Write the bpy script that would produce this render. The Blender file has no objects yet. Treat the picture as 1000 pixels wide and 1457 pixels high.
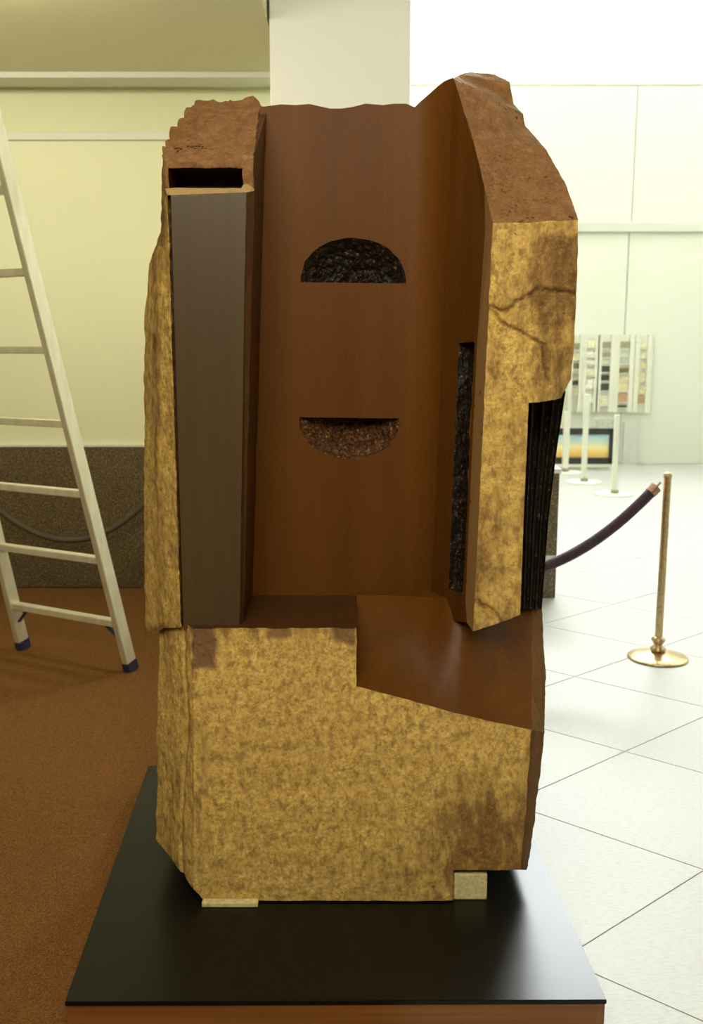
import bpy, bmesh, math, random
from mathutils import Vector, noise
from mathutils.geometry import delaunay_2d_cdt
random.seed(7)
SC = bpy.context.scene
COL = SC.collection

# ------------------------------------------------------------ camera
F = 1380.0; TH = math.atan(240/F); CT, ST = math.cos(TH), math.sin(TH)
CAMZ = 1.6
cam = bpy.data.cameras.new('camera'); camo = bpy.data.objects.new('camera', cam); COL.objects.link(camo)
camo.location = (0, 0, CAMZ); camo.rotation_euler = (math.pi/2-TH, 0, 0)
cam.sensor_fit = 'VERTICAL'; cam.sensor_height = 36; cam.lens = F/1457*36
cam.clip_start = 0.05; cam.clip_end = 100
cam.dof.use_dof = True; cam.dof.focus_distance = 2.6; cam.dof.aperture_fstop = 4.5
SC.camera = camo

# ------------------------------------------------------------ world, lights, exposure
SC.view_settings.view_transform = 'Standard'; SC.view_settings.look = 'None'
SC.view_settings.gamma = 1; SC.view_settings.use_curve_mapping = False
SC.view_settings.exposure = 0.0
w = bpy.data.worlds.new('world'); SC.world = w; w.use_nodes = True
bg = w.node_tree.nodes['Background']; bg.inputs[0].default_value = (1.0, 0.80, 0.50, 1); bg.inputs[1].default_value = 0.07

def area(name, loc, aim, sx, sy, power, col):
    l = bpy.data.lights.new(name, 'AREA'); l.shape = 'RECTANGLE'; l.size = sx; l.size_y = sy
    l.energy = power; l.color = col
    o = bpy.data.objects.new(name, l); COL.objects.link(o); o.location = loc
    o.rotation_euler = (Vector(aim)-Vector(loc)).to_track_quat('-Z', 'Y').to_euler()
    return o
WARM = (1.0, 0.93, 0.73)
DAY = (0.97, 1.0, 0.93)
area('ceiling_light_front', (-0.3, -0.3, 3.1), (-0.1, 2.5, 1.0), 2.4, 1.2, 138, WARM)
area('added_overhead_light', (-0.25, 1.9, 3.3), (0.0, 2.6, 0.8), 0.5, 0.4, 9, WARM)  # unseen overhead lamp, added to shade the slope under the right pillar
area('ceiling_light_left', (-2.4, 4.4, 3.0), (-2.2, 6.3, 0.9), 2.6, 0.6, 40, WARM)

sp = bpy.data.lights.new('added_carpet_spot', 'SPOT'); sp.energy = 70; sp.color = DAY; sp.spot_size = math.radians(50); sp.spot_blend = 1; sp.shadow_soft_size = 0.1  # unseen lamp, added to make the pale band on the carpet
spo = bpy.data.objects.new('added_carpet_spot', sp); COL.objects.link(spo); spo.location = (-0.9, 4.5, 3.05)
spo.rotation_euler = (Vector((-1.35, 4.1, 0))-Vector(spo.location)).to_track_quat('-Z', 'Y').to_euler()

# ------------------------------------------------------------ helpers
def ray(px, py):
    x = (px-500)/F; y = -(py-728)/F
    return Vector((x, CT+y*ST, -ST+y*CT))
def at(px, py, Y):                     # point of the real vertical plane y = Y behind a pixel
    v = ray(px, py); t = Y/v.y
    return Vector((v.x*t, Y, CAMZ+v.z*t))
def gr(px, py, Z=0.0):
    v = ray(px, py); t = (Z-CAMZ)/v.z
    return Vector((v.x*t, v.y*t, Z))

def link(name, me, mats, parent=None):
    for m in (mats if isinstance(mats, (list, tuple)) else [mats]): me.materials.append(m)
    o = bpy.data.objects.new(name, me); COL.objects.link(o)
    if parent: o.parent = parent; o.matrix_parent_inverse = parent.matrix_world.inverted()
    return o
def finish(name, bm, mats, parent=None, smooth=False):
    bmesh.ops.recalc_face_normals(bm, faces=bm.faces)
    me = bpy.data.meshes.new(name); bm.to_mesh(me); bm.free()
    if smooth:
        for p in me.polygons: p.use_smooth = True
    return link(name, me, mats, parent)
def empty(name, loc, rz=0):
    o = bpy.data.objects.new(name, None); COL.objects.link(o); o.location = loc; o.rotation_euler = (0, 0, rz)
    o.empty_display_size = 0.1
    bpy.context.view_layer.update()
    return o
def tag(o, label=None, cat=None, group=None, kind=None):
    if label: o['label'] = label
    if cat: o['category'] = cat
    if group: o['group'] = group
    if kind: o['kind'] = kind
    return o
def box(bm, a, b, bev=0.0):
    a = Vector(a); b = Vector(b)
    r = bmesh.ops.create_cube(bm, size=1)
    vs = r['verts']
    for v in vs:
        v.co = Vector(((a[i]+b[i])/2+v.co[i]*abs(b[i]-a[i])) for i in range(3))
    if bev:
        es = set(e for v in vs for e in v.link_edges)
        bmesh.ops.bevel(bm, geom=list(es), offset=bev, segments=2, affect='EDGES', profile=0.5)
def boxo(name, a, b, m, parent=None, bev=0.0, **k):
    bm = bmesh.new(); box(bm, a, b, bev); o = finish(name, bm, m, parent)
    if k: tag(o, **k)
    return o
def lathe(bm, prof, cx, cy, n=40, cz=0):
    rings = []
    for r, z in prof:
        rings.append([bm.verts.new((cx+r*math.cos(2*math.pi*i/n), cy+r*math.sin(2*math.pi*i/n), cz+z)) for i in range(n)])
    for a, b in zip(rings, rings[1:]):
        for i in range(n):
            bm.faces.new((a[i], a[(i+1) % n], b[(i+1) % n], b[i]))
    bm.faces.new(rings[0]); bm.faces.new(list(reversed(rings[-1])))
def tube(bm, pts, r, n=12, flat=1.0):
    pts = [Vector(p) for p in pts]; rings = []
    for i, p in enumerate(pts):
        t = (pts[min(i+1, len(pts)-1)]-pts[max(i-1, 0)]).normalized()
        up = Vector((0, 0, 1)) if abs(t.z) < 0.95 else Vector((0, 1, 0))
        s = t.cross(up).normalized(); u = s.cross(t)
        rr = r[i] if isinstance(r, (list, tuple)) else r
        rings.append([bm.verts.new(p+s*math.cos(2*math.pi*k/n)*rr+u*math.sin(2*math.pi*k/n)*rr*flat) for k in range(n)])
    for a, b in zip(rings, rings[1:]):
        for k in range(n): bm.faces.new((a[k], a[(k+1) % n], b[(k+1) % n], b[k]))
    bm.faces.new(rings[0]); bm.faces.new(list(reversed(rings[-1])))
def beam(bm, p, q, wdir, wx, wy):
    """rectangular bar from p to q; wdir = direction of the wx side"""
    p = Vector(p); q = Vector(q); t = (q-p).normalized()
    s = Vector(wdir); s = (s-t*s.dot(t)).normalized(); u = t.cross(s)
    vs = []
    for c in (p, q):
        vs.append([bm.verts.new(c+s*a*wx/2+u*b*wy/2) for a, b in ((-1, -1), (1, -1), (1, 1), (-1, 1))])
    for k in range(4): bm.faces.new((vs[0][k], vs[0][(k+1) % 4], vs[1][(k+1) % 4], vs[1][k]))
    bm.faces.new(vs[0]); bm.faces.new(list(reversed(vs[1])))

# ------------------------------------------------------------ materials
def lin(h):
    return tuple(((c/255)/12.92 if c/255 <= 0.04045 else (((c/255)+0.055)/1.055)**2.4) for c in h)+(1,)
class M:
    def __init__(s, name, rough=0.6, metal=0.0, spec=0.5):
        s.m = bpy.data.materials.new(name); s.m.use_nodes = True
        s.nt = s.m.node_tree; s.b = s.nt.nodes['Principled BSDF']
        s.b.inputs['Roughness'].default_value = rough; s.b.inputs['Metallic'].default_value = metal
        s.b.inputs['Specular IOR Level'].default_value = spec
        s.tc = s.nt.nodes.new('ShaderNodeTexCoord')
    def n(s, t, **k):
        x = s.nt.nodes.new(t)
        for a, v in k.items():
            if a in x.inputs: x.inputs[a].default_value = v
            else: setattr(x, a, v)
        return x
    def l(s, a, b): s.nt.links.new(a, b)
    def noise(s, scale, detail=4, rough=0.55, stretch=(1, 1, 1)):
        mp = s.n('ShaderNodeMapping'); mp.inputs['Scale'].default_value = stretch
        s.l(s.tc.outputs['Object'], mp.inputs[0])
        x = s.n('ShaderNodeTexNoise', Scale=scale, Detail=detail, Roughness=rough); s.l(mp.outputs[0], x.inputs['Vector'])
        return x.outputs['Fac']
    def ramp(s, fac, stops):
        r = s.n('ShaderNodeValToRGB'); e = r.color_ramp.elements
        while len(e) < len(stops): e.new(0.5)
        for i, (p, c) in enumerate(stops): e[i].position = p; e[i].color = c
        s.l(fac, r.inputs[0]); return r.outputs[0]
    def mix(s, fac, a, b, mode='MIX'):
        x = s.n('ShaderNodeMix', data_type='RGBA', blend_type=mode)
        if isinstance(fac, float): x.inputs[0].default_value = fac
        else: s.l(fac, x.inputs[0])
        for i, v in ((6, a), (7, b)):
            if isinstance(v, tuple): x.inputs[i].default_value = v
            else: s.l(v, x.inputs[i])
        return x.outputs[2]
    def attr(s, name):
        return s.n('ShaderNodeAttribute', attribute_name=name).outputs['Fac']
    def math(s, op, a, b):
        x = s.n('ShaderNodeMath', operation=op)
        for i, v in enumerate((a, b)):
            if isinstance(v, (int, float)): x.inputs[i].default_value = v
            else: s.l(v, x.inputs[i])
        return x.outputs[0]
    def col(s, c):
        if isinstance(c, tuple): s.b.inputs['Base Color'].default_value = c
        else: s.l(c, s.b.inputs['Base Color'])
        return s
    def bump(s, h, strength=0.3, dist=0.01):
        x = s.n('ShaderNodeBump', Strength=strength, Distance=dist); s.l(h, x.inputs['Height']); s.l(x.outputs[0], s.b.inputs['Normal']); return s
def plain(name, c, rough=0.6, metal=0.0, sc=60, var=0.12, bump=0.05, spec=0.5):
    m = M(name, rough, metal, spec); f = m.noise(sc, 3)
    a = tuple(min(1, v*(1-var)) for v in c[:3])+(1,); b = tuple(min(1, v*(1+var)) for v in c[:3])+(1,)
    m.col(m.ramp(f, [(0.3, a), (0.7, b)])); m.bump(f, bump, 0.003)
    return m.m

# stone skin: ochre rind, mottled with brown
def skin():
    m = M('ochre_stone_rind', 0.85, spec=0.25)
    fine = m.noise(120, 5, 0.75); mid = m.noise(50, 5, 0.7, (1, 1, 0.6)); big = m.noise(5, 3); streak = m.noise(26, 5, 0.7, (1, 1, 0.35))
    c = m.ramp(fine, [(0.30, (0.22, 0.115, 0.030, 1)), (0.45, (0.44, 0.275, 0.065, 1)), (0.56, (0.57, 0.38, 0.10, 1)), (0.74, (0.76, 0.57, 0.21, 1))])
    c = m.mix(m.math('MULTIPLY', m.ramp(mid, [(0.48, (0, 0, 0, 1)), (0.64, (1, 1, 1, 1))]), 0.75), c, (0.20, 0.105, 0.035, 1))
    c = m.mix(m.math('MULTIPLY', m.ramp(big, [(0.42, (0, 0, 0, 1)), (0.72, (1, 1, 1, 1))]), 0.30), c, (0.30, 0.17, 0.05, 1))
    st = m.attr('stain'); thr = m.math('ADD', m.math('MULTIPLY', m.math('SUBTRACT', m.math('MULTIPLY', m.math('ADD', fine, streak), 0.5), 0.5), 7.0), m.math('SUBTRACT', m.math('MULTIPLY', st, 1.0), 0.35))
    sm = m.ramp(thr, [(0.0, (0, 0, 0, 1)), (0.8, (1, 1, 1, 1))])
    c = m.mix(m.math('MULTIPLY', sm, 0.8), c, m.ramp(fine, [(0.3, (0.045, 0.014, 0.004, 1)), (0.52, (0.10, 0.036, 0.010, 1)), (0.72, (0.24, 0.12, 0.035, 1))]))
    c = m.mix(m.attr('scrape'), c, m.ramp(fine, [(0.3, (0.10, 0.05, 0.02, 1)), (0.7, (0.19, 0.10, 0.04, 1))]))
    m.col(c); m.bump(m.math('ADD', fine, mid), 0.25, 0.005)
    return m.m
SKIN = skin()
def polished(name, c1, c2, rough, spec=0.5):
    m = M(name, rough, spec=spec)
    st = m.noise(9, 4, 0.6, (1, 1, 0.06)); gr_ = m.noise(160, 2, 0.6)
    f = m.math('ADD', m.math('MULTIPLY', st, 0.6), m.math('MULTIPLY', gr_, 0.4))
    m.col(m.ramp(f, [(0.35, c1), (0.65, c2)])); m.bump(gr_, 0.06, 0.002)
    return m.m
POL = polished('polished_brown_stone', (0.070, 0.023, 0.003, 1), (0.105, 0.038, 0.006, 1), 0.42, 0.08)
POLS = polished('glossy_brown_stone', (0.070, 0.023, 0.003, 1), (0.10, 0.036, 0.005, 1), 0.36, 0.10)
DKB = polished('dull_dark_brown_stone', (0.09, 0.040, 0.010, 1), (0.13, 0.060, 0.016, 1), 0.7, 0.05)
POLD = polished('dark_and_shaded_polished_stone', (0.040, 0.015, 0.004, 1), (0.060, 0.022, 0.005, 1), 0.4, 0.2)  # dark ledge stone; on pillar side, groove and notch, shade put into the colour
GRAY = polished('polished_grey_stone', (0.048, 0.030, 0.012, 1), (0.065, 0.040, 0.016, 1), 0.36, 0.2)
BEV = polished('honed_tan_stone', (0.16, 0.082, 0.026, 1), (0.22, 0.118, 0.040, 1), 0.5)
def fract():
    m = M('fractured_brown_stone', 0.75, spec=0.3)
    a = m.noise(30, 5, 0.65); b = m.noise(130, 3, 0.6)
    f = m.math('ADD', m.math('MULTIPLY', a, 0.55), m.math('MULTIPLY', b, 0.45))
    m.col(m.ramp(f, [(0.33, (0.105, 0.042, 0.010, 1)), (0.52, (0.165, 0.075, 0.020, 1)), (0.70, (0.25, 0.13, 0.042, 1))]))
    m.bump(f, 0.5, 0.006); return m.m
FRAC = fract()
def rough_dark(nm, c1, c2, c3):
    m = M(nm, 0.4, spec=0.2)
    a = m.noise(120, 4, 0.6)
    m.col(m.ramp(a, [(0.40, c1), (0.60, c2), (0.70, c3)]))
    m.bump(a, 0.7, 0.006); return m.m
PECK = rough_dark('pecked_dark_stone', (0.007, 0.006, 0.005, 1), (0.022, 0.013, 0.007, 1), (0.20, 0.09, 0.03, 1))
PECKW = rough_dark('pecked_lit_stone', (0.030, 0.012, 0.004, 1), (0.085, 0.034, 0.010, 1), (0.34, 0.17, 0.06, 1))  # lit copy of the pecked stone: light painted into the lower hollow
EDGE = plain('pale_stone_edge', (0.27, 0.165, 0.055, 1), 0.7)

# ------------------------------------------------------------ relief solids for the stone
def relief(name, faces, mats, yb, parent, L=0.008, amps=(0.0,), shape=None, attrs=None, steps=4, backscale=1.0):
    """faces: list of (points, material index). Boundary runs straight back to y = yb."""
    bm = bmesh.new(); cache = {}
    def V(p):
        k = tuple(round(c, 4) for c in p)
        if k not in cache: cache[k] = bm.verts.new(p)
        return cache[k]
    for pts, mi in faces:
        vs = []
        for p in pts:
            v = V(p)
            if v not in vs: vs.append(v)
        f = bm.faces.new(vs); f.material_index = mi
    bm.normal_update()
    bmesh.ops.triangulate(bm, faces=bm.faces)
    bmesh.ops.recalc_face_normals(bm, faces=bm.faces)
    if sum((f.normal.y*f.calc_area() for f in bm.faces)) > 0:
        bmesh.ops.reverse_faces(bm, faces=bm.faces)
    for _ in range(8):
        es = [e for e in bm.edges if e.calc_length() > L and not all(amps[f.material_index] < 0 for f in e.link_faces)]
        if not es: break
        bmesh.ops.subdivide_edges(bm, edges=es, cuts=1, use_grid_fill=False)
        bmesh.ops.triangulate(bm, faces=[f for f in bm.faces if len(f.verts) > 3])
    bmesh.ops.beautify_fill(bm, faces=bm.faces, edges=[e for e in bm.edges if len(e.link_faces) == 2 and e.link_faces[0].material_index == e.link_faces[1].material_index and e.link_faces[0].normal.angle(e.link_faces[1].normal, 1) < 0.05])
    bm.normal_update()
    moves = {}
    for v in bm.verts:
        am = min(abs(amps[f.material_index]) for f in v.link_faces)
        mx = max(abs(amps[f.material_index]) for f in v.link_faces)
        a = am if am == mx else am+0.35*(mx-am)*(1 if am > 0 else 0.5)
        n = v.normal
        d = Vector((0, 0, 0))
        if a > 0:
            p = v.co
            k = noise.fractal(p*9, 0.9, 2.0, 3)*0.9+noise.fractal(p*38, 0.8, 2.0, 3)*0.5
            d = n*k*a
            if am != mx: d += Vector((noise.noise(p*30+Vector((5, 1, 2))), 0, noise.noise(p*30+Vector((1, 7, 3)))))*a*0.8
        if shape: d = d+shape(v.co, n, v)
        moves[v] = d
    for v, d in moves.items(): v.co += d
    # body behind the relief
    be = [e for e in bm.edges if len(e.link_faces) == 1]
    cur = be
    for i in range(steps):
        f0 = {e: e.link_faces[0].material_index for e in cur}
        r = bmesh.ops.extrude_edge_only(bm, edges=cur)
        nv = [g for g in r['geom'] if isinstance(g, bmesh.types.BMVert)]
        for v in nv:
            y0 = v.co.y
            v.co.y = y0+(yb-y0)/(steps-i)
        for f in [g for g in r['geom'] if isinstance(g, bmesh.types.BMFace)]:
            for e in f.edges:
                for g in e.link_faces:
                    if g is not f and e in f0: f.material_index = f0[e]
        cur = [g for g in r['geom'] if isinstance(g, bmesh.types.BMEdge) and len(g.link_faces) == 1 and all(abs(v.co.y-yb) < 1e-5 for v in g.verts)] if i == steps-1 else \
              [g for g in r['geom'] if isinstance(g, bmesh.types.BMEdge) and len(g.link_faces) == 1]
    bmesh.ops.contextual_create(bm, geom=cur)
    bmesh.ops.recalc_face_normals(bm, faces=bm.faces)
    for nm, fn in (attrs or {}).items():
        lay = bm.verts.layers.float.new(nm)
        for v in bm.verts: v[lay] = fn(v.co)
    me = bpy.data.meshes.new(name); bm.to_mesh(me); bm.free()
    for p in me.polygons: p.use_smooth = True
    me.set_sharp_from_angle(angle=0.6)
    return link(name, me, mats, parent)
def sm(x, a, b):
    t = max(0.0, min(1.0, (x-a)/(b-a))); return t*t*(3-2*t)
def proj(p):                            # where a stone point sits on its own front drawing
    q = Vector(p)-Vector((0, 0, CAMZ)); D = q.y*CT-q.z*ST
    return 500+F*q.x/D, 728-F*(q.y*ST+q.z*CT)/D

# ------------------------------------------------------------ setting: floor, carpet
def tilemat():
    m = M('pale_stone_tile', 0.5, spec=0.3)
    a = m.noise(45, 5, 0.7, (1, 3, 1)); b = m.noise(3, 2)
    m.col(m.mix(m.math('MULTIPLY', b, 0.4), m.ramp(a, [(0.35, (0.31, 0.31, 0.29, 1)), (0.55, (0.37, 0.37, 0.34, 1))]), (0.37, 0.37, 0.34, 1)))
    m.bump(a, 0.06, 0.003); return m.m
TILE = tilemat()
GROUT = plain('tile_grout', (0.34, 0.335, 0.30, 1), 0.9)
floor = boxo('floor', (-5.5, -3, -0.12), (7, 13.2, -0.0025), GROUT, kind='structure')
ang = math.radians(39.5); U = Vector((math.cos(ang), math.sin(ang), 0)); N = Vector((-math.sin(ang), math.cos(ang), 0)); W_ = Vector((math.cos(ang), -math.sin(ang), 0)); Mn = Vector((math.sin(ang), math.cos(ang), 0))
S = 0.68
tm = None
def tile_mesh():
    bm = bmesh.new(); s = S/2-0.002
    # rhombic bond: joints run along both diagonals of the hall
    e1 = W_*(1/ W_.dot(-N) if False else 1)
    pts = []
    for a, b in ((-s, -s), (s, -s), (s, s), (-s, s)):
        # p.N = a, p.Mn = b
        det = N.x*Mn.y-N.y*Mn.x
        pts.append(Vector(((a*Mn.y-b*N.y)/det, (N.x*b-Mn.x*a)/det, 0)))
    bot = [bm.verts.new(p+Vector((0, 0, -0.012))) for p in pts]; mid = [bm.verts.new(p+Vector((0, 0, -0.001))) for p in pts]
    top = [bm.verts.new(p*0.998) for p in pts]
    bm.faces.new(top); bm.faces.new(list(reversed(bot)))
    for A, B in ((bot, mid), (mid, top)):
        for k in range(4): bm.faces.new((A[k], A[(k+1) % 4], B[(k+1) % 4], B[k]))
    bmesh.ops.recalc_face_normals(bm, faces=bm.faces)
    me = bpy.data.meshes.new('tile'); bm.to_mesh(me); bm.free(); me.materials.append(TILE); return me
tm = tile_mesh()
aN = gr(830.6, 1344.8).dot(N); bM = gr(854.8, 1388.8).dot(Mn)
det = N.x*Mn.y-N.y*Mn.x
tiles = []
for i in range(-14, 22):
    for j in range(-8, 24):
        a = aN+(i+0.5)*S; b = bM+(j+0.5)*S
        p = Vector(((a*Mn.y-b*N.y)/det, (N.x*b-Mn.x*a)/det, 0))
        if 0.0 < p.x < 6.4 and 0.9 < p.y < 12.9 and p.x < 1.6+0.52*p.y:
            tiles.append(p)
for p in tiles:
    o = bpy.data.objects.new('tile', tm); COL.objects.link(o); o.location = p; o.parent = floor
print('tiles', len(tiles))
def carpetmat():
    m = M('brown_carpet', 0.95, spec=0.1)
    a = m.noise(240, 3, 0.7); b = m.noise(4, 3)
    c = m.ramp(a, [(0.32, (0.09, 0.036, 0.008, 1)), (0.52, (0.19, 0.082, 0.021, 1)), (0.72, (0.35, 0.175, 0.055, 1))])
    m.col(m.mix(m.math('MULTIPLY', b, 0.3), c, (0.18, 0.078, 0.021, 1)))
    m.bump(a, 0.8, 0.006); return m.m
CARP = carpetmat()
carpet = boxo('floor_carpet', (-5.4, -2.9, -0.006), (0.12, 6.24, 0.006), CARP, kind='structure')

# ------------------------------------------------------------ setting: left wall, dado, soffit, column
CREAM = plain('cream_wall_paint', (0.76, 0.77, 0.50, 1), 0.6, sc=200, var=0.03)
BEIGE = plain('beige_soffit_paint', (0.70, 0.66, 0.42, 1), 0.42, sc=200, var=0.04)
WHITE = plain('white_wall_paint', (0.70, 0.70, 0.61, 1), 0.6, sc=150, var=0.02)
WTRIM = plain('white_trim_paint', (0.70, 0.70, 0.58, 1), 0.5, sc=150, var=0.02)
def granite():
    m = M('dark_brown_granite', 0.25, spec=0.5)
    v = m.n('ShaderNodeTexVoronoi', Scale=110.0); m.l(m.tc.outputs['Object'], v.inputs['Vector'])
    a = m.noise(140, 4, 0.7)
    f = m.math('ADD', m.math('MULTIPLY', v.outputs['Distance'], 0.5), m.math('MULTIPLY', a, 0.6))
    m.col(m.ramp(f, [(0.35, (0.040, 0.030, 0.014, 1)), (0.55, (0.115, 0.086, 0.042, 1)), (0.80, (0.26, 0.20, 0.10, 1))])); return m.m
GRAN = granite()
YW = 6.28
wl = boxo('wall_left', (-5.4, YW, 0), (0.30, YW+0.2, 2.83), CREAM, kind='structure')
boxo('baseboard_left', (-5.4, YW-0.03, 0.006), (0.25, YW, 0.94), GRAN, kind='structure', bev=0.004)
boxo('trim_1', (-5.4, YW-0.034, 0.94), (0.25, YW, 0.955), WTRIM, kind='structure', bev=0.002)
boxo('trim_2', (-5.4, YW-0.03, 2.83), (0.30, YW+0.25, 2.875), WTRIM, kind='structure', bev=0.003)
boxo('wall_recess', (-5.4, YW+0.12, 2.875), (0.30, YW+0.25, 3.4), CREAM, kind='structure')
soff = boxo('ceiling_soffit', (-5.4, 3.4, 3.165), (-0.415, YW+0.12, 3.4), BEIGE, kind='structure')
boxo('trim_3', (-5.4, YW-0.26, 3.13), (-0.415, YW-0.06, 3.165), WTRIM, kind='structure', bev=0.004)
boxo('ceiling', (-5.4, -3, 3.25), (-0.415, 3.4, 3.45), BEIGE, kind='structure')
boxo('column', (at(384, 100, 5.1).x, 5.1, 0.0), (at(583.5, 100, 5.1).x, 5.9, 8.8), plain('ivory_column_paint', (0.96, 0.96, 0.88, 1), 0.55, sc=150, var=0.02), kind='structure', bev=0.006)
boxo('wall_side', (-5.6, -3, 0), (-5.4, YW+0.2, 3.45), CREAM, kind='structure')

# ------------------------------------------------------------ setting: bright hall at the right
YB = 13.0
wb = boxo('wall_back', (-1.0, YB+0.05, 0), (7.0, YB+0.25, 8.8), WHITE, kind='structure')
zc1 = at(900, 121, YB).z; zc2 = at(900, 315, YB).z; zc3 = at(900, 330, YB).z
xs1 = at(903, 220, YB).x; xs2 = at(892, 400, YB).x
def panel(x0, x1, z0, z1, m=WHITE, y=YB):
    bm = bmesh.new(); box(bm, (x0, y, z0), (x1, YB+0.05, z1), 0.006); return finish('panel', bm, m, wb)
g = 0.005
panel(-1, 7, zc1+g, 5.85); panel(-1, xs1-g, zc2, zc1-g); panel(xs1+g, 7, zc2, zc1-g)
panel(-1, xs2-g, 0.0, zc3); panel(xs2+g, 7, 0.0, zc3)
BAND = plain('pale_grey_band_paint', (0.58, 0.60, 0.52, 1), 0.5, sc=150, var=0.02)
boxo('trim_4', (-1, YB-0.05, zc3), (7, YB+0.05, zc2), BAND, kind='structure', bev=0.01)
boxo('wall_right', (6.8, -3, 0), (7.0, YB+0.25, 8.8), WHITE, kind='structure')
boxo('wall_upper', (-0.415, -3.0, 3.4), (-0.36, YB, 8.8), WHITE, kind='structure')
boxo('wall_divide', (-1.0, YW+0.4, 0), (-0.9, YB+0.1, 3.4), WHITE, kind='structure')

# ------------------------------------------------------------ plinth
BLACK = M('black_lacquer', 0.35, spec=0.24); bf = BLACK.noise(40, 3)
BLACK.col(BLACK.ramp(bf, [(0.3, (0.003, 0.0025, 0.0015, 1)), (0.7, (0.005, 0.0045, 0.003, 1))])); BLACK = BLACK.m
WOOD = M('brown_plinth_wood', 0.5); wf = WOOD.noise(12, 4, 0.6, (0.1, 1, 6))
WOOD.col(WOOD.ramp(wf, [(0.3, (0.13, 0.045, 0.009, 1)), (0.7, (0.22, 0.085, 0.018, 1))])); WOOD = WOOD.m
ZP = 0.1
pc = [Vector((-0.663, 2.015, 0)), Vector((0.592, 2.022, 0)), Vector((0.537, 3.288, 0)), Vector((-0.732, 3.288, 0))]
plinth = tag(empty('plinth', (-0.06, 2.65, 0.0)), 'low square black-topped plinth with brown sides under the carved stone', 'plinth')
def prism(bm, pts, z0, z1, bev=0):
    a = [bm.verts.new((p.x, p.y, z0)) for p in pts]; b = [bm.verts.new((p.x, p.y, z1)) for p in pts]
    n = len(pts); fs = [bm.faces.new(b), bm.faces.new(list(reversed(a)))]
    for k in range(n): fs.append(bm.faces.new((a[k], a[(k+1) % n], b[(k+1) % n], b[k])))
    if bev: bmesh.ops.bevel(bm, geom=list(set(e for f in fs for e in f.edges)), offset=bev, segments=2, affect='EDGES')
bm = bmesh.new(); prism(bm, pc, ZP-0.012, ZP, 0.0015); finish('top_board', bm, BLACK, plinth)
cen = sum(pc, Vector())/4
for k in range(4):
    p, q = pc[k], pc[(k+1) % 4]; t = (q-p).normalized(); nn = Vector((-t.y, t.x, 0)); ins = 0.003
    bm = bmesh.new(); prism(bm, [p+nn*ins+t*ins, q+nn*ins-t*0.021, q+nn*0.021-t*0.021, p+nn*0.021+t*ins], 0.007, ZP-0.012); finish('side_panel', bm, WOOD, plinth)

# ------------------------------------------------------------ the carved stone
ZL = 0.875; YBK = 3.05
stone = tag(empty('stone_sculpture', (-0.05, 2.75, ZP)), 'tall carved stone, ochre rind, polished brown niche with two half-moon hollows, on black plinth', 'sculpture')

# base block
A = lambda px, py, Y=2.42: at(px, py, Y)
def onz(px, Y, Z):
    v = at(px, 800, Y); D = Y*CT-(Z-CAMZ)*ST
    return Vector(((px-500)/F*D, Y, Z))
a = onz(275, 2.42, ZL); b = onz(507, 2.42, ZL); c = A(507, 976); d = A(640, 1012); e = A(756, 1038)
f_ = A(741, 1237); g_ = A(645, 1238); h = A(645, 1281); i_ = A(291, 1281); j = A(276, 1264)
k_ = A(222, 1193, 2.58); l_ = onz(227, 2.58, ZL)
m1 = A(774, 1041, 2.50); n1 = A(764, 1140, 2.50); o1 = A(749, 1237, 2.50)
mm = A(776, 960, 2.63)
p_ = Vector((b.x, 2.75, ZL)); q_ = Vector((l_.x, 2.75, ZL)); r_ = A(770, 850, 2.76)
mid = A(640, 900, 2.60)
fr0 = [c, A(573, 993), d, A(690, 1024), e]
bk0 = [A(507, 846, 2.72), A(560, 847, 2.69), A(610, 849, 2.64), A(650, 852, 2.58), A(682, 866, 2.58), A(722, 862, 2.67), A(752, 853, 2.73), r_]
def along(pl, t):
    q = t*(len(pl)-1); k = min(int(q), len(pl)-2); return pl[k].lerp(pl[k+1], q-k)
def cubic(pl, t):
    q = t*(len(pl)-1); k = min(int(q), len(pl)-2); u = q-k
    a_, b_, c_, d_ = pl[max(k-1, 0)], pl[k], pl[k+1], pl[min(k+2, len(pl)-1)]
    return 0.5*(2*b_+(c_-a_)*u+(2*a_-5*b_+4*c_-d_)*u*u+(3*b_-a_-3*c_+d_)*u*u*u)
NF = 32
fr = [along(fr0, t/NF) for t in range(NF+1)]+[e.lerp(m1, 0.5), m1, m1.lerp(mm, 0.5), mm]
NT = len(fr)-1
bkp = [cubic(bk0, t/NT) for t in range(NT+1)]
AR = 20
def arc(u, v_, n=AR, sag=0.012):         # a shallow hollow between the back edge and the lip
    return [u.lerp(v_, k/n)-Vector((0, 0, sag*4*(k/n)*(1-k/n))) for k in range(n+1)]
rails = [arc(b_, f0) for b_, f0 in zip(bkp, fr)]
faces = [([a, b]+fr[:NF+1]+[f_, g_, h, i_, j], 0), ([a, j, k_, l_], 0), ([j, i_, k_], 0), ([e, m1, n1, o1, f_], 1),
         ([a, l_, q_, p_, b], 2)]
faces += [([b, p_]+rails[0], 3)]
for ri_, (R0, R1) in enumerate(zip(rails, rails[1:])):
    for k in range(AR): faces.append(([R0[k], R1[k], R1[k+1], R0[k+1]], 3 if ri_ < NF else 1))
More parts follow.
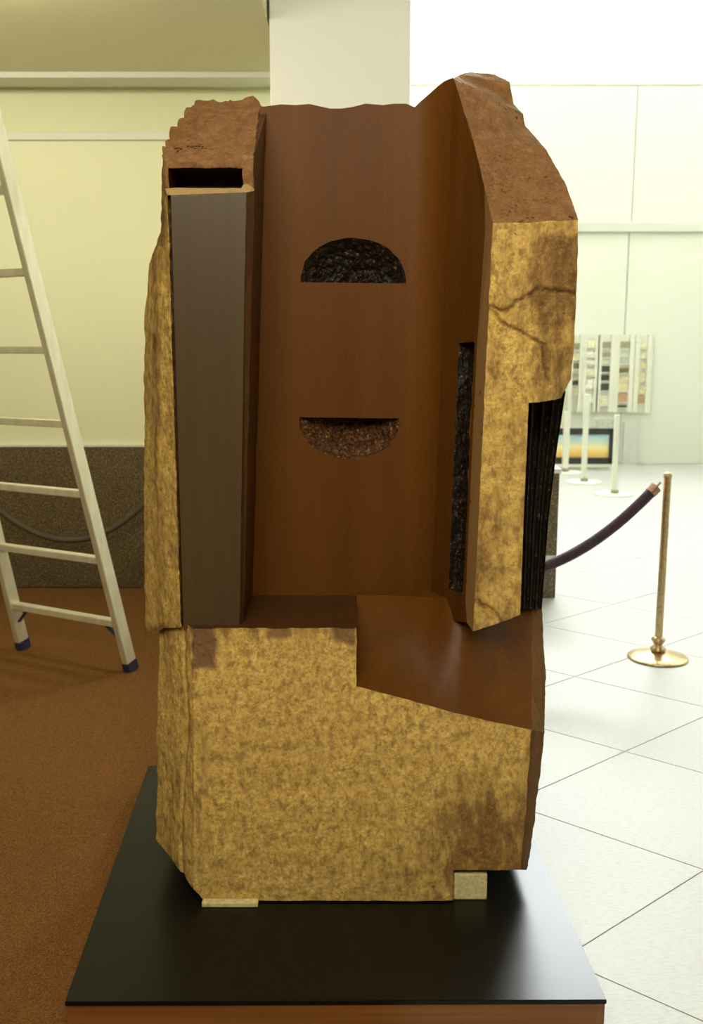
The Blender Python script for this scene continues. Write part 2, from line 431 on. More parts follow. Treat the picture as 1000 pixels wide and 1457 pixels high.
def stain(p):
    x, y = proj(p); s = 0
    s += 0.75*sm(x, 560, 690)*sm(y, 1080, 1200)*(1-sm(y, 1225, 1300)*0.2)
    s += 0.8*math.exp(-((x-680)/40)**2-((y-1170)/70)**2)
    s += 0.35*sm(y, 1100, 1260)*sm(x, 420, 560)
    s += 0.35*math.exp(-((x-290)/16)**2)*sm(y, 930, 1000)
    s += 0.5*math.exp(-((x-250)/15)**2)*sm(y, 1020, 1150)
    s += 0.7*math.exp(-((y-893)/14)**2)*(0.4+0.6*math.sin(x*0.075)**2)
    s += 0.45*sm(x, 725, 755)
    return min(1.2, s)
def scrape(p):
    x, y = proj(p)
    wob = 4*noise.noise(Vector((x*0.06, y*0.06, 0)))
    v = sm(x+wob, 270, 275)*(1-sm(x+wob, 304, 310))*(1-sm(y+wob, 946, 958))
    v = max(v, 0.85*sm(478-x+wob*2, -34, -18)*0 )
    v = max(v, 0.9*sm(x, 462, 480)*(1-sm(y+0.35*(500-x)+wob, 915, 925))*(1-sm(x, 504, 507)))
    v = max(v, 0.8*sm(x, 372, 384)*(1-sm(x, 405, 418))*(1-sm(y+wob, 905, 914)))
    return v
def base_shape(p, n, v):
    d = Vector((0, 0, 0))
    x, y = proj(p)
    mats_ = set(f.material_index for f in v.link_faces)
    if 0 in mats_:
        d += Vector((0, 0.006, 0))*scrape(p)*(1 if mats_ == {0} else 0.3)
        if x < 274 and mats_ == {0}:       # vertical fissures down the left flank
            fx = 262+4*math.sin(y*0.02)
            d += Vector((0.3, 1, 0))*0.008*math.exp(-((x-fx)/2.5)**2)
            d += Vector((0.3, 1, 0))*0.0045*noise.fractal(Vector((x*0.06, y*0.006, 0)), 1, 2, 2)
    return d
relief('base_block', faces, [SKIN, DKB, POLD, POLS], YBK, stone, 0.008, (0.0038, 0.004, 0.0015, 0.0006), base_shape, {'stain': stain, 'scrape': scrape})

# left pillar
P = at
g1 = P(243, 277, 2.45); g2 = P(350, 273, 2.45); g3 = P(340, 888, 2.45); g4 = P(261, 888, 2.45)
zb = ZL-0.01
g3.z = g4.z = zb
def lerp(u, v, t): return u+(v-u)*t
def colpts(lst): return [P(*q) for q in lst]
rightR = colpts([(238, 277, 2.452), (243, 450, 2.452), (249, 650, 2.452)])+[onz(257, 2.452, zb)]
groL = colpts([(239, 277, 2.475), (244.5, 450, 2.475), (250.5, 650, 2.475)])+[onz(258.5, 2.475, zb)]
groR = colpts([(242, 277, 2.475), (248, 450, 2.475), (254, 650, 2.475)])+[onz(260.5, 2.475, zb)]
seam = colpts([(234, 277, 2.49), (231, 350, 2.50), (223, 480, 2.51), (225, 680, 2.52), (233, 893, 2.52)])
out = colpts([(230.5, 274, 2.55), (228, 330, 2.57), (213, 375, 2.60), (205.5, 450, 2.62), (206, 600, 2.62), (205, 780, 2.62), (208, 906, 2.62)])
gl = [lerp(g1, g4, t) for t in (0.28, 0.61)]
grayL = [g1]+gl+[g4]
ch1 = P(362, 271, 2.47); ch2 = onz(346, 2.47, zb); sd1 = P(381, 152, 2.79); sd2 = onz(361, 2.79, zb)
zE = g1.z
faces = [([g1, g2, g3, g4]+list(reversed(gl)), 0)]
def strip(A_, B_, m):
    # stitch two polylines of any length
    ia = ib = 0; fs = []
    while ia < len(A_)-1 or ib < len(B_)-1:
        ta = (ia+1)/(len(A_)-1) if ia < len(A_)-1 else 9
        tb = (ib+1)/(len(B_)-1) if ib < len(B_)-1 else 9
        if ta <= tb: fs.append(([A_[ia], A_[ia+1], B_[ib]], m)); ia += 1
        else: fs.append(([A_[ia], B_[ib+1], B_[ib]], m)); ib += 1
    return fs
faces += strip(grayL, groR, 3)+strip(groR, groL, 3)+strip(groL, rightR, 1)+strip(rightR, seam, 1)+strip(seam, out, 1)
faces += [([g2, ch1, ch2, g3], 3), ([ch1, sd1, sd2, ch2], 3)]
# ledge line, notch and broken cap
ztop = P(300, 238.5, 2.46).z; zled = P(300, 267, 2.46).z
E0 = [P(231, 274, 2.53), P(234, 277, 2.49), P(238, 277, 2.452)]
l0 = P(234, 268, 2.46); l1 = P(240, 268, 2.46); l2 = P(346, 266, 2.46); l3 = P(361, 265, 2.47)
for v in (l0, l1, l2, l3): v.z = zled
n1_ = l1+Vector((0.003, 0.12, 0)); n2_ = l2+Vector((0.0, 0.12, 0))
t0 = Vector((l0.x, l0.y, ztop)); t1 = Vector((l1.x, l1.y, ztop)); t2 = Vector((l2.x, l2.y, ztop)); t3 = Vector((l3.x, l3.y, ztop))
u1 = Vector((n1_.x, n1_.y, ztop)); u2 = Vector((n2_.x, n2_.y, ztop))
cf = [P(233, 230, 2.465), P(262, 229, 2.46), P(300, 232, 2.46), P(330, 232, 2.46), P(360, 226, 2.475)]
bk = [P(370, 150, 2.82), P(360, 139, 2.85), P(320, 142, 2.86), P(278, 146, 2.86)]
lf = [P(264, 160, 2.80), P(240, 190, 2.67), P(231, 215, 2.55)]
faces += [([g1, g2, l2, l1], 4), ([g1, l1, l0, rightR[0]], 4), ([g2, ch1, l3, l2], 4), ([g1, rightR[0], groL[0], groR[0]], 4),
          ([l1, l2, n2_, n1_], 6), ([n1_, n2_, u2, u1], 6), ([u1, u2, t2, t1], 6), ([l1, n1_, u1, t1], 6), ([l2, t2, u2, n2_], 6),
          ([l0, l1, t1, t0], 2), ([l2, l3, t3, t2], 2),
          ([t0, t1, cf[1], cf[0]], 2), ([t1, t2, cf[3], cf[2], cf[1]], 2), ([t2, t3, cf[4], cf[3]], 2),
          (cf+bk+lf, 2), ([rightR[0], l0, seam[0]], 1), ([l0, t0, cf[0], lf[2], out[0], seam[0]], 1),
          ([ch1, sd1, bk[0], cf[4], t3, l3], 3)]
def cap_shape(p, n, v):
    d = Vector((0, 0, 0))
    ms = set(f.material_index for f in v.link_faces)
    if 2 in ms and n.z > 0.3:
        x, y = proj(p)
        xl = 233+ (234-y)*0.42 if y > 150 else 268
        wl_ = math.exp(-max(0, x-xl)/22); wr = math.exp(-max(0, 366-x)/12)
        q = p.y+0.25*p.x+0.018*noise.noise(p*16)
        s = abs(math.sin(q*math.pi/0.062))**0.7-0.6
        d += Vector((-0.45 if wl_ > wr else 0.3, 0, 1))*0.014*s*max(wl_, wr)
        d += Vector((0, 0, 1))*0.012*noise.fractal(p*14, 1, 2, 3)
    if ms & {1}:
        x, y = proj(p)
        d += Vector((0, 1, 0))*0.006*noise.fractal(Vector((x*0.06, y*0.01, 3)), 1, 2, 2)
    return d
def stainL(p):
    x, y = proj(p)
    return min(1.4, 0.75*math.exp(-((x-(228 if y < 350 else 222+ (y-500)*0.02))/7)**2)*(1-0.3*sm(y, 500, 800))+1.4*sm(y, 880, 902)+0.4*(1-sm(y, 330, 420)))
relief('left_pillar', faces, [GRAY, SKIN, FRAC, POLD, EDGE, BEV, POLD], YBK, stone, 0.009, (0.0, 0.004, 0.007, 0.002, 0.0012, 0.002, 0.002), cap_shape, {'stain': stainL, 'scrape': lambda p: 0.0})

# polished back panel with two half-moon hollows
YP = 2.75
outl = [(352, 872), (612, 872)]
top_ = [(590, 152), (578, 147), (560, 147), (545, 149), (520, 147), (500, 152), (485, 154), (470, 154), (440, 147.5), (420, 149), (400, 148), (384, 150), (370, 152)]
PX, PZ = lambda px, py: P(px, py, YP).x, lambda px, py: P(px, py, YP).z
midb, midt = (572, 880), (590, 152)
flat = [P(x, y, YP) for x, y in [(345, 880), midb]+top_]
def moon(cx, cy, rw, hh, sign, n=28):
    pts = []
    for t in range(n+1):
        th = math.pi*t/n
        jit = 1+0.03*noise.noise(Vector((t*0.9, cy, 0)))*(1 if 0 < t < n else 0)
        pts.append(P(cx+rw*math.cos(th)*jit, cy+0.013*(rw*math.cos(th))-sign*hh*math.sin(th)**0.9*jit, YP))
    return pts
mu = moon(502.5, 402, 75, 64, 1); ml = moon(497, 594, 72, 59, -1)
coords = []; edges = []
for loop in (flat, mu, ml):
    s0 = len(coords); n = len(loop)
    coords += [Vector((p.x, p.z)) for p in loop]; edges += [(s0+i, s0+(i+1) % n) for i in range(n)]
def inside(pt, poly):
    r = False; n = len(poly)
    for i in range(n):
        a_, b_ = poly[i], poly[(i+1) % n]
        if (a_.z > pt[1]) != (b_.z > pt[1]) and pt[0] < (b_.x-a_.x)*(pt[1]-a_.z)/(b_.z-a_.z)+a_.x: r = not r
    return r
vs, es, fs, *_ = delaunay_2d_cdt(coords, edges, [], 0, 1e-6)
bm = bmesh.new(); bv = [bm.verts.new((v.x, YP, v.y)) for v in vs]
for f in fs:
    cx = sum(vs[k].x for k in f)/len(f); cz = sum(vs[k].y for k in f)/len(f)
    if inside((cx, cz), flat) and not inside((cx, cz), mu) and not inside((cx, cz), ml): bm.faces.new([bv[k] for k in f])
# the panel turns forward in a shallow curve towards the right pillar
prev = ([P(590, 152, YP)]+[P(572, 880, YP)])
topB = [(597, 145, 2.749), (605, 138, 2.745), (614, 130, 2.739), (623, 122, 2.730), (632, 115, 2.718), (639, 112, 2.705), (645, 110, 2.69)]
botB = [(579, 880, 2.749), (586, 880, 2.745), (592, 880, 2.739), (598, 880, 2.730), (604, 880, 2.718), (609, 880, 2.705), (613, 880, 2.69)]
for tt, bb in zip(topB, botB):
    q0, q1 = P(*tt), P(*bb)
    bm.faces.new([bm.verts.new(v) for v in (prev[0], q0, q1, prev[1])]); prev = [q0, q1]
bmesh.ops.remove_doubles(bm, verts=bm.verts, dist=0.0005)
bmesh.ops.recalc_face_normals(bm, faces=bm.faces)
holes = [e for e in bm.edges if len(e.link_faces) == 1]
r = bmesh.ops.extrude_edge_only(bm, edges=holes)
for v in [x for x in r['geom'] if isinstance(x, bmesh.types.BMVert)]: v.co.y = YBK-0.01
pan = finish('back_panel', bm, POL, stone, True); pan.data.set_sharp_from_angle(angle=0.9)
def scoop(loop, cx, cy, rw, hh, sign, D, mat):
    bm = bmesh.new()
    c0 = P(cx, cy, YP); R = abs(P(cx+rw, cy, YP).x-c0.x); H = abs(P(cx, cy-sign*hh, YP).z-c0.z)
    nr, na = 30, 60; grid = []
    for i in range(nr+1):
        row = []
        for j_ in range(na+1):
            th = math.pi*j_/na; rr = i/nr
            # same outline as the rim
            t = th/math.pi*(len(loop)-1); k = min(int(t), len(loop)-2); rim = loop[k].lerp(loop[k+1], t-k)
            p = c0.lerp(rim, rr)
            dep = D*(1-rr**2.2)
            bump = 0
            if 0.02 < rr < 0.985:
                q = Vector((p.x, p.z, 0))
                v = noise.voronoi(q*46.0, distance_metric='DISTANCE')[0]
                bump = 0.020*(v[0]-0.45)+0.004*noise.noise(q*120)
            row.append(bm.verts.new((p.x, max(YP+0.001, YP+dep+bump*min(1, (1-rr)*6)), p.z)))
        grid.append(row)
    for i in range(nr):
        for j_ in range(na):
            if i == 0: continue
            bm.faces.new((grid[i][j_], grid[i][j_+1], grid[i+1][j_+1], grid[i+1][j_]))
    for j_ in range(na): bm.faces.new((grid[0][0], grid[1][j_+1], grid[1][j_])) if j_ else None
    # straight wall along the flat edge
    base = [grid[i][0] for i in range(nr, 0, -1)]+[grid[0][0]]+[grid[i][na] for i in range(1, nr+1)]
    frontv = [bm.verts.new((v.co.x, YP, v.co.z)) for v in base]
    for x in range(len(base)-1):
        bm.faces.new((base[x], base[x+1], frontv[x+1], frontv[x]))
    return finish('carved_hollow', bm, mat, pan)
scoop(mu, 502.5, 402, 75, 64, 1, 0.075, PECK); scoop(ml, 497, 594, 72, 59, -1, 0.075, PECKW)

# right pillar
v = {1: (701, 317, 2.45), 2: (822, 313, 2.47), 3: (821, 400, 2.47), 4: (818, 480, 2.47), 5: (818, 540, 2.47), 6: (803, 567, 2.475), 7: (752, 573, 2.45), 8: (744, 760, 2.45), 9: (740, 874, 2.45), 10: (715, 884, 2.45), 11: (673, 898, 2.45), 12: (687, 610, 2.45)}
v = {k: P(*q) for k, q in v.items()}
w1 = P(689, 265, 2.50); w2 = P(662, 850, 2.49); w3 = P(664, 885, 2.48); w1b = P(690, 330, 2.495)
t1 = P(645, 110, 2.69); tm1 = P(672, 195, 2.59); b2 = P(613, 880, 2.69)
zs1 = P(660, 487, 2.6).z
def onplane(tx, z):     # a point of the inner face: 0 = back line, 1 = front edge
    def xz(A_, B_, z): t = (z-A_.z)/(B_.z-A_.z); return A_.lerp(B_, t)
    return xz(t1, b2, z).lerp(xz(w1, w2, z), tx)
zbt = w2.z
S0, S1 = onplane(0.50, zs1), onplane(0.93, zs1); S2, S3 = onplane(0.93, zbt), onplane(0.50, zbt)
BK0, FR0 = onplane(0.0, zs1), onplane(1.0, zs1)
rec = Vector((0.03, 0.015, 0))
faces = [([v[1], v[2], v[3], v[4], v[5], v[6], v[7], v[8], v[9], v[10], v[11], v[12]], 0),
         ([w1, w1b, FR0, w2, w3, v[11], v[12], v[1]], 1),
         ([w1, tm1, t1, BK0, S0, S1, FR0, w1b], 2), ([BK0, b2, S3, S0], 2), ([S1, S2, w2, FR0], 2), ([b2, w3, w2, S2, S3], 2),
         ([S0, S1, S1+rec, S0+rec], 4), ([S1, S2, S2+rec, S1+rec], 4), ([S2, S3, S3+rec, S2+rec], 4), ([S3, S0, S0+rec, S3+rec], 4),
         ([S0+rec, S1+rec, S2+rec, S3+rec], 4),
         ([w1, v[1], v[2]]+[P(*q) for q in ((804, 258, 2.56), (777, 213, 2.64), (748, 178, 2.71), (745, 160, 2.74), (731, 146, 2.77), (724, 118, 2.80), (702, 106, 2.84), (672, 102, 2.84), (655, 105, 2.78))]+[t1, tm1], 3)]
cracks = [[(697, 437), (718, 442), (738, 428), (765, 412), (790, 413), (818, 418)], [(699, 440), (716, 460), (745, 474), (775, 492), (775, 520), (783, 545)], [(676, 855), (700, 868), (714, 884)]]
def segd(x, y, pl):
    best = 99
    for (x0, y0), (x1, y1) in zip(pl, pl[1:]):
        dx, dy = x1-x0, y1-y0; t = max(0, min(1, ((x-x0)*dx+(y-y0)*dy)/(dx*dx+dy*dy)))
        best = min(best, math.hypot(x-x0-t*dx, y-y0-t*dy))
    return best
def crk(p):
    x, y = proj(p); x += 3*noise.noise(Vector((x*0.1, y*0.1, 1))); y += 3*noise.noise(Vector((x*0.1, y*0.1, 4)))
    return max(math.exp(-(segd(x, y, c_)/3.0)**2) for c_ in cracks)
def rp_shape(p, n, vv):
    ms = set(f.material_index for f in vv.link_faces)
    d = Vector((0, 0, 0))
    if ms == {0}:
        d += Vector((0, 0.009*crk(p), 0))
        x, y = proj(p)
        d += Vector((0, 1, 0))*(0.05*sm(x, 770, 820)*sm(y, 480, 560))
        d += Vector((0, 0.012, 0))*sm(y, 440, 470)*sm(x-(y-440)*0.4, 740, 775)*(1-sm(y, 520, 560))
    if 3 in ms and n.z > 0.1:
        d += n*0.006*noise.fractal(p*6, 1, 2, 2)
    return d
def stainR(p):
    x, y = proj(p)
    return min(1.3, 1.2*sm(x, 742, 775)*(1-sm(y, 410, 470)*0.7)*sm(y, 322, 345)+0.65*crk(p)+0.30+0.25*sm(y, 560, 900)*0.6+0.3*math.exp(-((y-760)/60)**2)-0.15*(1-sm(y, 330, 480))*(1-sm(x, 735, 760)))
relief('right_pillar', faces, [SKIN, BEV, POL, FRAC, PECK], YBK, stone, 0.007, (0.006, 0.0006, 0.0006, 0.0035, 0.008), rp_shape, {'stain': stainR, 'scrape': lambda p: 0.0})

# drilled flutes beside the right pillar
topx = [732, 805]; N_ = 17
def flx(t, s):   # t across, s down
    right = [(804, 560), (792, 640), (780, 740), (771, 862)]
    y = 556+s*(866-556)
    for (x0, y0), (x1, y1) in zip(right, right[1:]):
        if y <= y1 or (x1, y1) == right[-1]:
            xr = x0+(x1-x0)*(y-y0)/(y1-y0); break
    return 728+t*(xr-728), y
bm = bmesh.new(); grid = []; rows = 40
for i in range(rows+1):
    row = []
    for k in range(N_*4+1):
        t = k/(N_*4); x, y = flx(t, i/rows)
        ph = (t*5.0) % 1.0
        Yv = 2.60+0.10*t+0.035*math.sin(math.pi*ph)**0.7+0.003*noise.noise(Vector((k*0.8, i*0.9, 0)))
        row.append(bm.verts.new(P(x, y, Yv)))
    grid.append(row)
for i in range(rows):
    for k in range(N_*4): bm.faces.new((grid[i][k], grid[i][k+1], grid[i+1][k+1], grid[i+1][k]))
r = bmesh.ops.extrude_edge_only(bm, edges=[e for e in bm.edges if len(e.link_faces) == 1])
for q in [x for x in r['geom'] if isinstance(x, bmesh.types.BMVert)]: q.co.y = YBK-0.02
finish('fluted_recess', bm, PECK, stone)

# supports under the block
PALE = plain('pale_support_stone', (0.50, 0.42, 0.20, 1), 0.8, sc=90, var=0.25, bump=0.2)
x0, x1 = at(646, 1280, 2.44).x, at(692, 1280, 2.44).x
zt = at(700, 1238, 2.42).z
bm = bmesh.new(); box(bm, (x0-0.003, 2.432, ZP), (x1, 2.62, zt-0.018), 0.004)
tag(finish('support_block', bm, PALE), 'pale tan support block under the right overhang of the stone', 'block')
x0, x1 = at(287, 1283, 2.40).x, at(367, 1283, 2.40).x
bm = bmesh.new(); box(bm, (x0, 2.395, ZP), (x1, 2.418, ZP+0.014), 0.003)
tag(finish('stone_shim', bm, PALE), 'thin pale shim at the left foot of the stone', 'shim')

# ------------------------------------------------------------ step ladder
ALU = M('brushed_aluminium', 0.42, 0.45); af = ALU.noise(30, 3, 0.6, (1, 1, 0.2))
ALU.col(ALU.ramp(af, [(0.3, (0.68, 0.64, 0.45, 1)), (0.7, (0.80, 0.76, 0.57, 1))])); ALU = ALU.m
NAVY = plain('navy_rubber', (0.02, 0.022, 0.06, 1), 0.6)
lad = tag(empty('step_ladder', (-1.4, 4.7, 0.006)), 'aluminium step ladder with flat rungs and navy feet standing on the carpet', 'ladder')
fR = gr(187, 955); fL = gr(34, 924)
fR.z = fL.z = 0.006
tR0 = at(35, 345, 4.2)
dR = (tR0-fR).normalized(); LT = 2.75
tR = fR+dR*LT
dd = (fL-fR).normalized()
sh = dR.dot(dd)*dd
dL = (dR-2*sh).normalized(); tL = fL+dL*LT
nn = dd.cross(Vector((0, 0, 1))).normalized()
if nn.y > 0: nn = -nn
def bar(name, p, q, wdir, wx, wy, m, parent, bev=0.003):
    bm = bmesh.new(); beam(bm, p, q, wdir, wx, wy)
    bmesh.ops.recalc_face_normals(bm, faces=bm.faces)
    if bev: bmesh.ops.bevel(bm, geom=list(bm.edges), offset=bev, segments=2, affect='EDGES')
    return finish(name, bm, m, parent)
for p, q in ((fR, tR), (fL, tL)):
    dv = (q-p).normalized()
    s = bar('stile', p+dv*0.03, q, dd, 0.034, 0.068, ALU, lad)
    bar('foot', p, p+dv*0.055, dd, 0.040, 0.074, NAVY, s)
zr = []
for yy in (887, 797, 701, 604, 498):
    best = min((abs(proj(fR.lerp(tR, t/400))[1]-yy), t/400) for t in range(401))[1]; zr.append(best)
step = (zr[-1]-zr[0])/4
for k in range(9):
    t = zr[0]+step*k
    if t > 0.99: break
    bar('rung', fR.lerp(tR, t), fL.lerp(tL, t), Vector((0, 0, 1)), 0.032, 0.05, ALU, lad)
# rear frame, standing nearer the camera beyond the left edge of the picture
apex = (tR+tL)/2
hor = Vector((apex.x, apex.y, 0))-(fR+fL)/2; hor.z = 0
for p, q in ((fR, tR), (fL, tL)):
    p2 = p+hor*2.05; q2 = Vector((q.x, q.y, q.z))+nn*0.07
    s = bar('rear_stile', p2+Vector((0, 0, 0.04)), q2, dd, 0.028, 0.05, ALU, lad)
    bar('foot', p2, p2+(q2-p2).normalized()*0.05, dd, 0.036, 0.06, NAVY, s)
bar('platform', tR.lerp(tL, 0.03)+nn*0.05, tR.lerp(tL, 0.97)+nn*0.05, nn, 0.22, 0.03, ALU, lad)
bar('rear_brace', (fR+hor*2.05).lerp(tR+nn*0.07, 0.25), (fL+hor*2.05).lerp(tL+nn*0.07, 0.25), Vector((0, 0, 1)), 0.03, 0.02, ALU, lad)
bR = fR.lerp(tR, zr[0]); bar('corner_brace', bR+dd*0.10-Vector((0, 0, 0.01)), fR.lerp(tR, zr[0]-0.035)+dd*0.015, nn, 0.022, 0.006, NAVY, lad, 0.001)
bar('corner_brace', fL.lerp(tL, zr[0])-dd*0.10-Vector((0, 0, 0.01)), fL.lerp(tL, zr[0]-0.035)-dd*0.015, nn, 0.022, 0.006, NAVY, lad, 0.001)

# ------------------------------------------------------------ rope barrier
BRASS = M('worn_brass', 0.28, 0.9); bf2 = BRASS.noise(50, 3)
BRASS.col(BRASS.ramp(bf2, [(0.3, (0.42, 0.30, 0.16, 1)), (0.7, (0.62, 0.47, 0.26, 1))])); BRASS = BRASS.m
def stanchion(x, y, label, group, z0=0.0):
    t = tag(empty('barrier_stanchion', (x, y, z0)), label, 'stanchion', group)
    bm = bmesh.new(); lathe(bm, [(0.150, 0), (0.152, 0.006), (0.146, 0.012), (0.10, 0.022), (0.055, 0.032), (0.03, 0.040)], x, y, 56, z0); finish('base', bm, BRASS, t, True)
    bm = bmesh.new(); lathe(bm, [(0.036, 0.040), (0.040, 0.052), (0.030, 0.064), (0.020, 0.072), (0.026, 0.082), (0.036, 0.10), (0.026, 0.116)], x, y, 32, z0); finish('collar', bm, BRASS, t, True)
    bm = bmesh.new(); lathe(bm, [(0.019, 0.116), (0.019, 0.94)], x, y, 24, z0); finish('post', bm, BRASS, t)
    bm = bmesh.new(); lathe(bm, [(0.021, 0.94), (0.022, 0.952), (0.018, 0.962), (0.008, 0.966)], x, y, 24, z0); finish('cap', bm, BRASS, t, True)
    return t
sx, sy = 1.578, 4.80
stanchion(sx, sy, 'slim brass rope stanchion on the pale tiles at right', None)
hx, hy = -0.12, 4.45
s2 = stanchion(hx, hy, 'brass rope stanchion standing behind the carved stone', None, 0.006)
ROPE = M('dark_velvet_rope', 0.7, spec=0.3); rf = ROPE.noise(80, 3)
ROPE.col(ROPE.ramp(rf, [(0.3, (0.035, 0.018, 0.03, 1)), (0.7, (0.075, 0.04, 0.055, 1))])); ROPE = ROPE.m
ROPB = plain('dusty_brown_rope', (0.085, 0.062, 0.038, 1), 0.7)
COP = plain('copper_ferrule', (0.45, 0.26, 0.19, 1), 0.35, 0.7)
def rope(name, pts, r, m, label, ends):
    t = tag(empty(name, pts[0]), label, 'rope')
    bm = bmesh.new(); tube(bm, pts, r, 14); finish('cord', bm, m, t, True)
    for k in ends:
        p, q = (pts[0], pts[1]) if k == 0 else (pts[-1], pts[-2])
        d_ = (Vector(q)-Vector(p)).normalized()
        bm = bmesh.new(); tube(bm, [Vector(p)-d_*0.012, Vector(p)+d_*0.03], r*1.12, 14); f = finish('ferrule', bm, COP, t)
        bm = bmesh.new(); tube(bm, [Vector(p)-d_*0.045, Vector(p)-d_*0.011], 0.006, 8); finish('hook', bm, BRASS, t)
    return t
p0 = Vector((sx-0.065, sy-0.005, 0.884)); p1 = Vector((hx+0.05, hy, 0.90))
pts = []
for k in range(41):
    u = k/40; p = p0.lerp(p1, u); p.z -= 0.41*4*u*(1-u); pts.append(p)
rope('barrier_rope', pts, 0.027, ROPE, 'dark thick barrier rope with copper end sagging from the brass stanchion', (0, 1))
stanchion(-2.55, 6.0, 'brass rope stanchion by the granite dado left of the ladder', None, 0.006)
stanchion(-1.0, 6.0, 'brass rope stanchion by the granite dado behind the left of the stone', None, 0.006)
q0 = Vector((-2.49, 6.0, 0.90)); q1 = Vector((-1.06, 6.0, 0.90)); pts = []
for k in range(49):
    u = k/48; p = q0.lerp(q1, u); p.z -= 0.525*4*u*(1-u); pts.append(p)
rope('barrier_rope', pts, 0.019, ROPB, 'dim barrier rope hanging before the granite dado behind the ladder', (0, 1))

# ------------------------------------------------------------ low granite pier behind the stone
pier = tag(empty('granite_pier', (1.25, 6.1, 0)), 'low dark granite pier with white cap and joint just right of the stone', 'pier')
xr = at(793, 760, 6.0).x; z1 = at(790, 798, 6.0).z; z2 = at(790, 790, 6.0).z; z3 = at(790, 673, 6.0).z
boxo('lower_slab', (xr-0.5, 6.0, 0), (xr, 6.35, z1), GRAN, pier, 0.003)
boxo('joint_strip', (xr-0.495, 6.005, z1), (xr-0.003, 6.345, z2), WTRIM, pier)
boxo('upper_slab', (xr-0.5, 6.0, z2), (xr, 6.35, z3), GRAN, pier, 0.003)
boxo('cap_slab', (xr-0.51, 5.99, z3), (xr+0.01, 6.36, z3+0.03), WTRIM, pier, 0.003)

# ------------------------------------------------------------ shop at the far end: card racks, framed view, display stands
YR = 12.6
def flatbox(name, x0, y0, x1, y1, Yf, depth, m, parent=None, bev=0.004, ref=None):
    a_ = at(x0, y0, ref or Yf); b_ = at(x1, y1, ref or Yf)
    return boxo(name, (a_.x, Yf, min(a_.z, b_.z)), (b_.x, Yf+depth, max(a_.z, b_.z)), m, parent, bev)
colors = {'k': (0.05, 0.045, 0.03, 1), 'g': (0.28, 0.27, 0.17, 1), 'o': (0.16, 0.14, 0.05, 1), 't': (0.62, 0.55, 0.33, 1), 'p': (0.74, 0.70, 0.48, 1), 'r': (0.48, 0.30, 0.17, 1), 'w': (0.78, 0.78, 0.66, 1), 'b': (0.45, 0.47, 0.40, 1)}
CM = {k: plain('card_'+n_, colors[k], 0.5, sc=30, var=0.25) for k, n_ in zip('kgotprwb', ('black', 'grey', 'olive', 'tan', 'cream', 'russet', 'white', 'slate'))}
racks = [(812, 823, [('g', 488, 497), ('t', 503, 510), ('o', 516, 524), ('g', 531, 537), ('k', 541, 548), ('t', 554, 560)], 'leftmost white card rack half hidden by the stone edge'),
         (831, 845, [('p', 484, 494), ('w', 500, 507), ('w', 512, 518), ('p', 524, 533), ('w', 540, 552), ('w', 560, 572)], 'white card rack of pale cards, second from the stone'),
         (852, 867, [('g', 486, 495), ('g', 501, 508), ('k', 520, 529), ('k', 533, 541), ('k', 545, 555), ('p', 563, 576)], 'white card rack with three black cards in its middle'),
         (877, 894, [('g', 486, 495), ('b', 508, 517), ('o', 523, 530), ('t', 535, 556), ('r', 559, 571), ('k', 576, 579)], 'white card rack with a wide grey card on top'),
         (905, 919, [('p', 487, 495), ('p', 502, 509), ('t', 516, 522), ('t', 530, 541), ('t', 548, 558), ('r', 562, 574)], 'rightmost white card rack of tan cards')]
cname = {'k': 'black', 'g': 'grey', 'o': 'olive', 't': 'tan', 'p': 'cream', 'r': 'russet', 'w': 'white', 'b': 'slate'}
pos = ['top', 'second', 'third', 'fourth', 'fifth', 'bottom']
rn = ['first rack beside the stone', 'second rack from the stone', 'middle rack', 'rack with the wide grey top card', 'rightmost rack']
for ri, (x0, x1, items, lab) in enumerate(racks):
    b0 = at((x0+x1)/2, 586, YR)
    rk = tag(empty('card_rack', (b0.x, YB-0.03, b0.z)), lab, 'rack', 'card racks in the far shop')
    flatbox('back_board', x0-2.5, 476, x1+2.5, 586, YB-0.035, 0.03, WTRIM, rk, ref=YB)
    for xa_, xb_ in ((x0-2.5, x0-1.1), (x1+1.1, x1+2.5)):
        flatbox('upright', xa_, 476, xb_, 586, YB-0.075, 0.04, WTRIM, rk, ref=YB)
    for ii, (c_, y0, y1) in enumerate(items):
        flatbox('shelf', x0-1.1, y1, x1+1.1, y1+1.2, YB-0.07, 0.035, WTRIM, rk, 0.001, YB)
        o = flatbox('card', x0-0.3, y0, x1+0.3, y1-0.15, YB-0.055, 0.018, CM[c_], None, 0.002, YB)
        tag(o, '%s display card on the %s shelf of the %s' % (cname[c_], pos[ii], rn[ri]), 'card', 'cards in the far shop racks')
# framed landscape picture low on the wall
YPIC = 12.3
pic = tag(empty('framed_picture', (at(830, 662, YPIC).x, YPIC+0.05, 0)), 'black framed landscape of blue sky over yellow fields beyond the white posts', 'picture')
def picmat():
    m = M('landscape_print', 0.5)
    s = m.n('ShaderNodeSeparateXYZ'); m.l(m.tc.outputs['Generated'], s.inputs[0])
    nz = m.noise(6, 3)
    f = m.math('ADD', s.outputs['Z'], m.math('MULTIPLY', m.math('SUBTRACT', nz, 0.5), 0.25))
    m.col(m.ramp(f, [(0.05, (0.70, 0.42, 0.12, 1)), (0.30, (0.85, 0.62, 0.22, 1)), (0.45, (0.88, 0.78, 0.40, 1)), (0.62, (0.62, 0.72, 0.62, 1)), (0.9, (0.46, 0.66, 0.72, 1))])); return m.m
BLK = plain('black_frame_paint', (0.03, 0.028, 0.022, 1), 0.4)
flatbox('print', 781, 615, 868, 652, YPIC+0.03, 0.02, picmat(), pic)
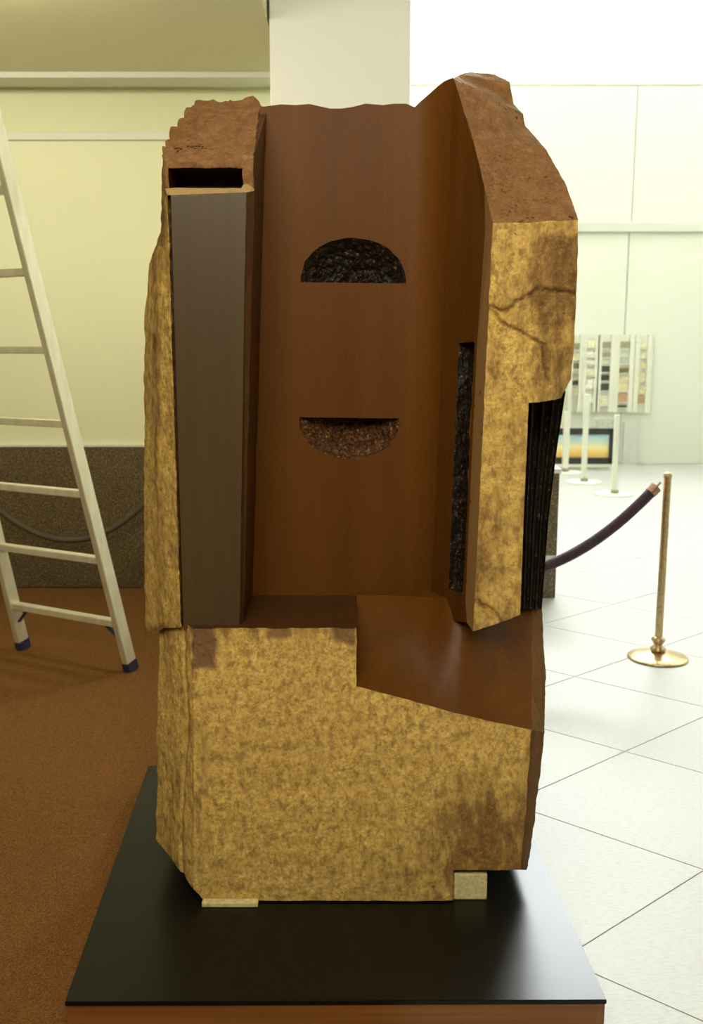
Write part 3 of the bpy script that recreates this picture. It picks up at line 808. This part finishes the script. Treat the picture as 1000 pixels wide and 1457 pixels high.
flatbox('frame_top', 776, 609, 871, 618, YPIC, 0.05, BLK, pic); flatbox('frame_bottom', 776, 651, 871, 660, YPIC, 0.05, BLK, pic)
flatbox('frame_side', 776, 609, 781, 660, YPIC, 0.05, BLK, pic); flatbox('frame_side', 868, 609, 871, 660, YPIC, 0.05, BLK, pic)
b_ = at(820, 660, YPIC)
boxo('stand', (at(776, 660, YPIC).x, YPIC, 0), (at(871, 660, YPIC).x, YPIC+0.2, b_.z), WTRIM, pic, 0.004)
flatbox('painted_shadow_line', 780, 664.5, 866, 666.5, YPIC-0.004, 0.004, plain('grey_shadow_paint', (0.30, 0.29, 0.22, 1), 0.6), pic, 0.0)  # raised grey strip, painted as a shadow line under the frame
tag(flatbox('notice_card', 846, 595, 873, 609, YPIC, 0.02, CM['b']), 'small olive grey notice standing on top of the framed landscape', 'notice')
tag(flatbox('notice_card', 784, 592, 800, 609, YPIC, 0.02, CM['t']), 'small tan notice above the landscape frame by the stone', 'notice')
door = flatbox('door_1', 888, 600, 906, 666.5, YB-0.03, 0.03, plain('pale_grey_door_paint', (0.60, 0.63, 0.56, 1), 0.5, sc=40, var=0.03)); tag(door, kind='structure')
for (x, ytop, yft, wd, lab) in ((803.5, 585, 672, 8, 'white display post nearest the stone in the far hall'), (830, 560, 686, 7, 'middle white display post before the framed landscape'), (873, 590, 703, 7, 'white display post right of the framed landscape')):
    p = gr(x, yft)
    t = tag(empty('display_post', p), lab, 'post', 'white display posts in the far hall')
    hw = wd/2/F*p.y; zt_ = at(x, ytop, p.y).z
    boxo('pole', (p.x-hw, p.y-hw, 0.02), (p.x+hw, p.y+hw, zt_), WTRIM, t, 0.006)
    bm = bmesh.new(); lathe(bm, [(0.20, 0), (0.20, 0.012), (0.06, 0.02)], p.x, p.y, 32); finish('base', bm, WTRIM, t)
    bm = bmesh.new(); lathe(bm, [(0.045, 0.02), (0.045, 0.05), (0.035, 0.06)], p.x, p.y-0.03, 16); finish('socket', bm, CM['g'], t)

# ------------------------------------------------------------ clerestory window high in the end wall (daylight)
SKY = bpy.data.materials.new('bright_sky_glass'); SKY.use_nodes = True
nt = SKY.node_tree; nt.nodes.remove(nt.nodes['Principled BSDF']); em = nt.nodes.new('ShaderNodeEmission'); em.inputs[0].default_value = (0.93, 0.98, 1.0, 1); em.inputs[1].default_value = 64
nt.links.new(em.outputs[0], nt.nodes['Material Output'].inputs[0])
win = boxo('window_1', (0.7, YB-0.02, 5.9), (5.2, YB+0.04, 8.1), SKY, kind='structure')
for k in range(6):
    x = 0.7+4.5*k/5; boxo('mullion', (x-0.03, YB-0.06, 5.86), (x+0.03, YB-0.02, 8.14), WTRIM, win)
boxo('ceiling_hall', (-0.45, -3, 8.8), (7.0, YB+0.25, 8.9), WHITE, kind='structure')
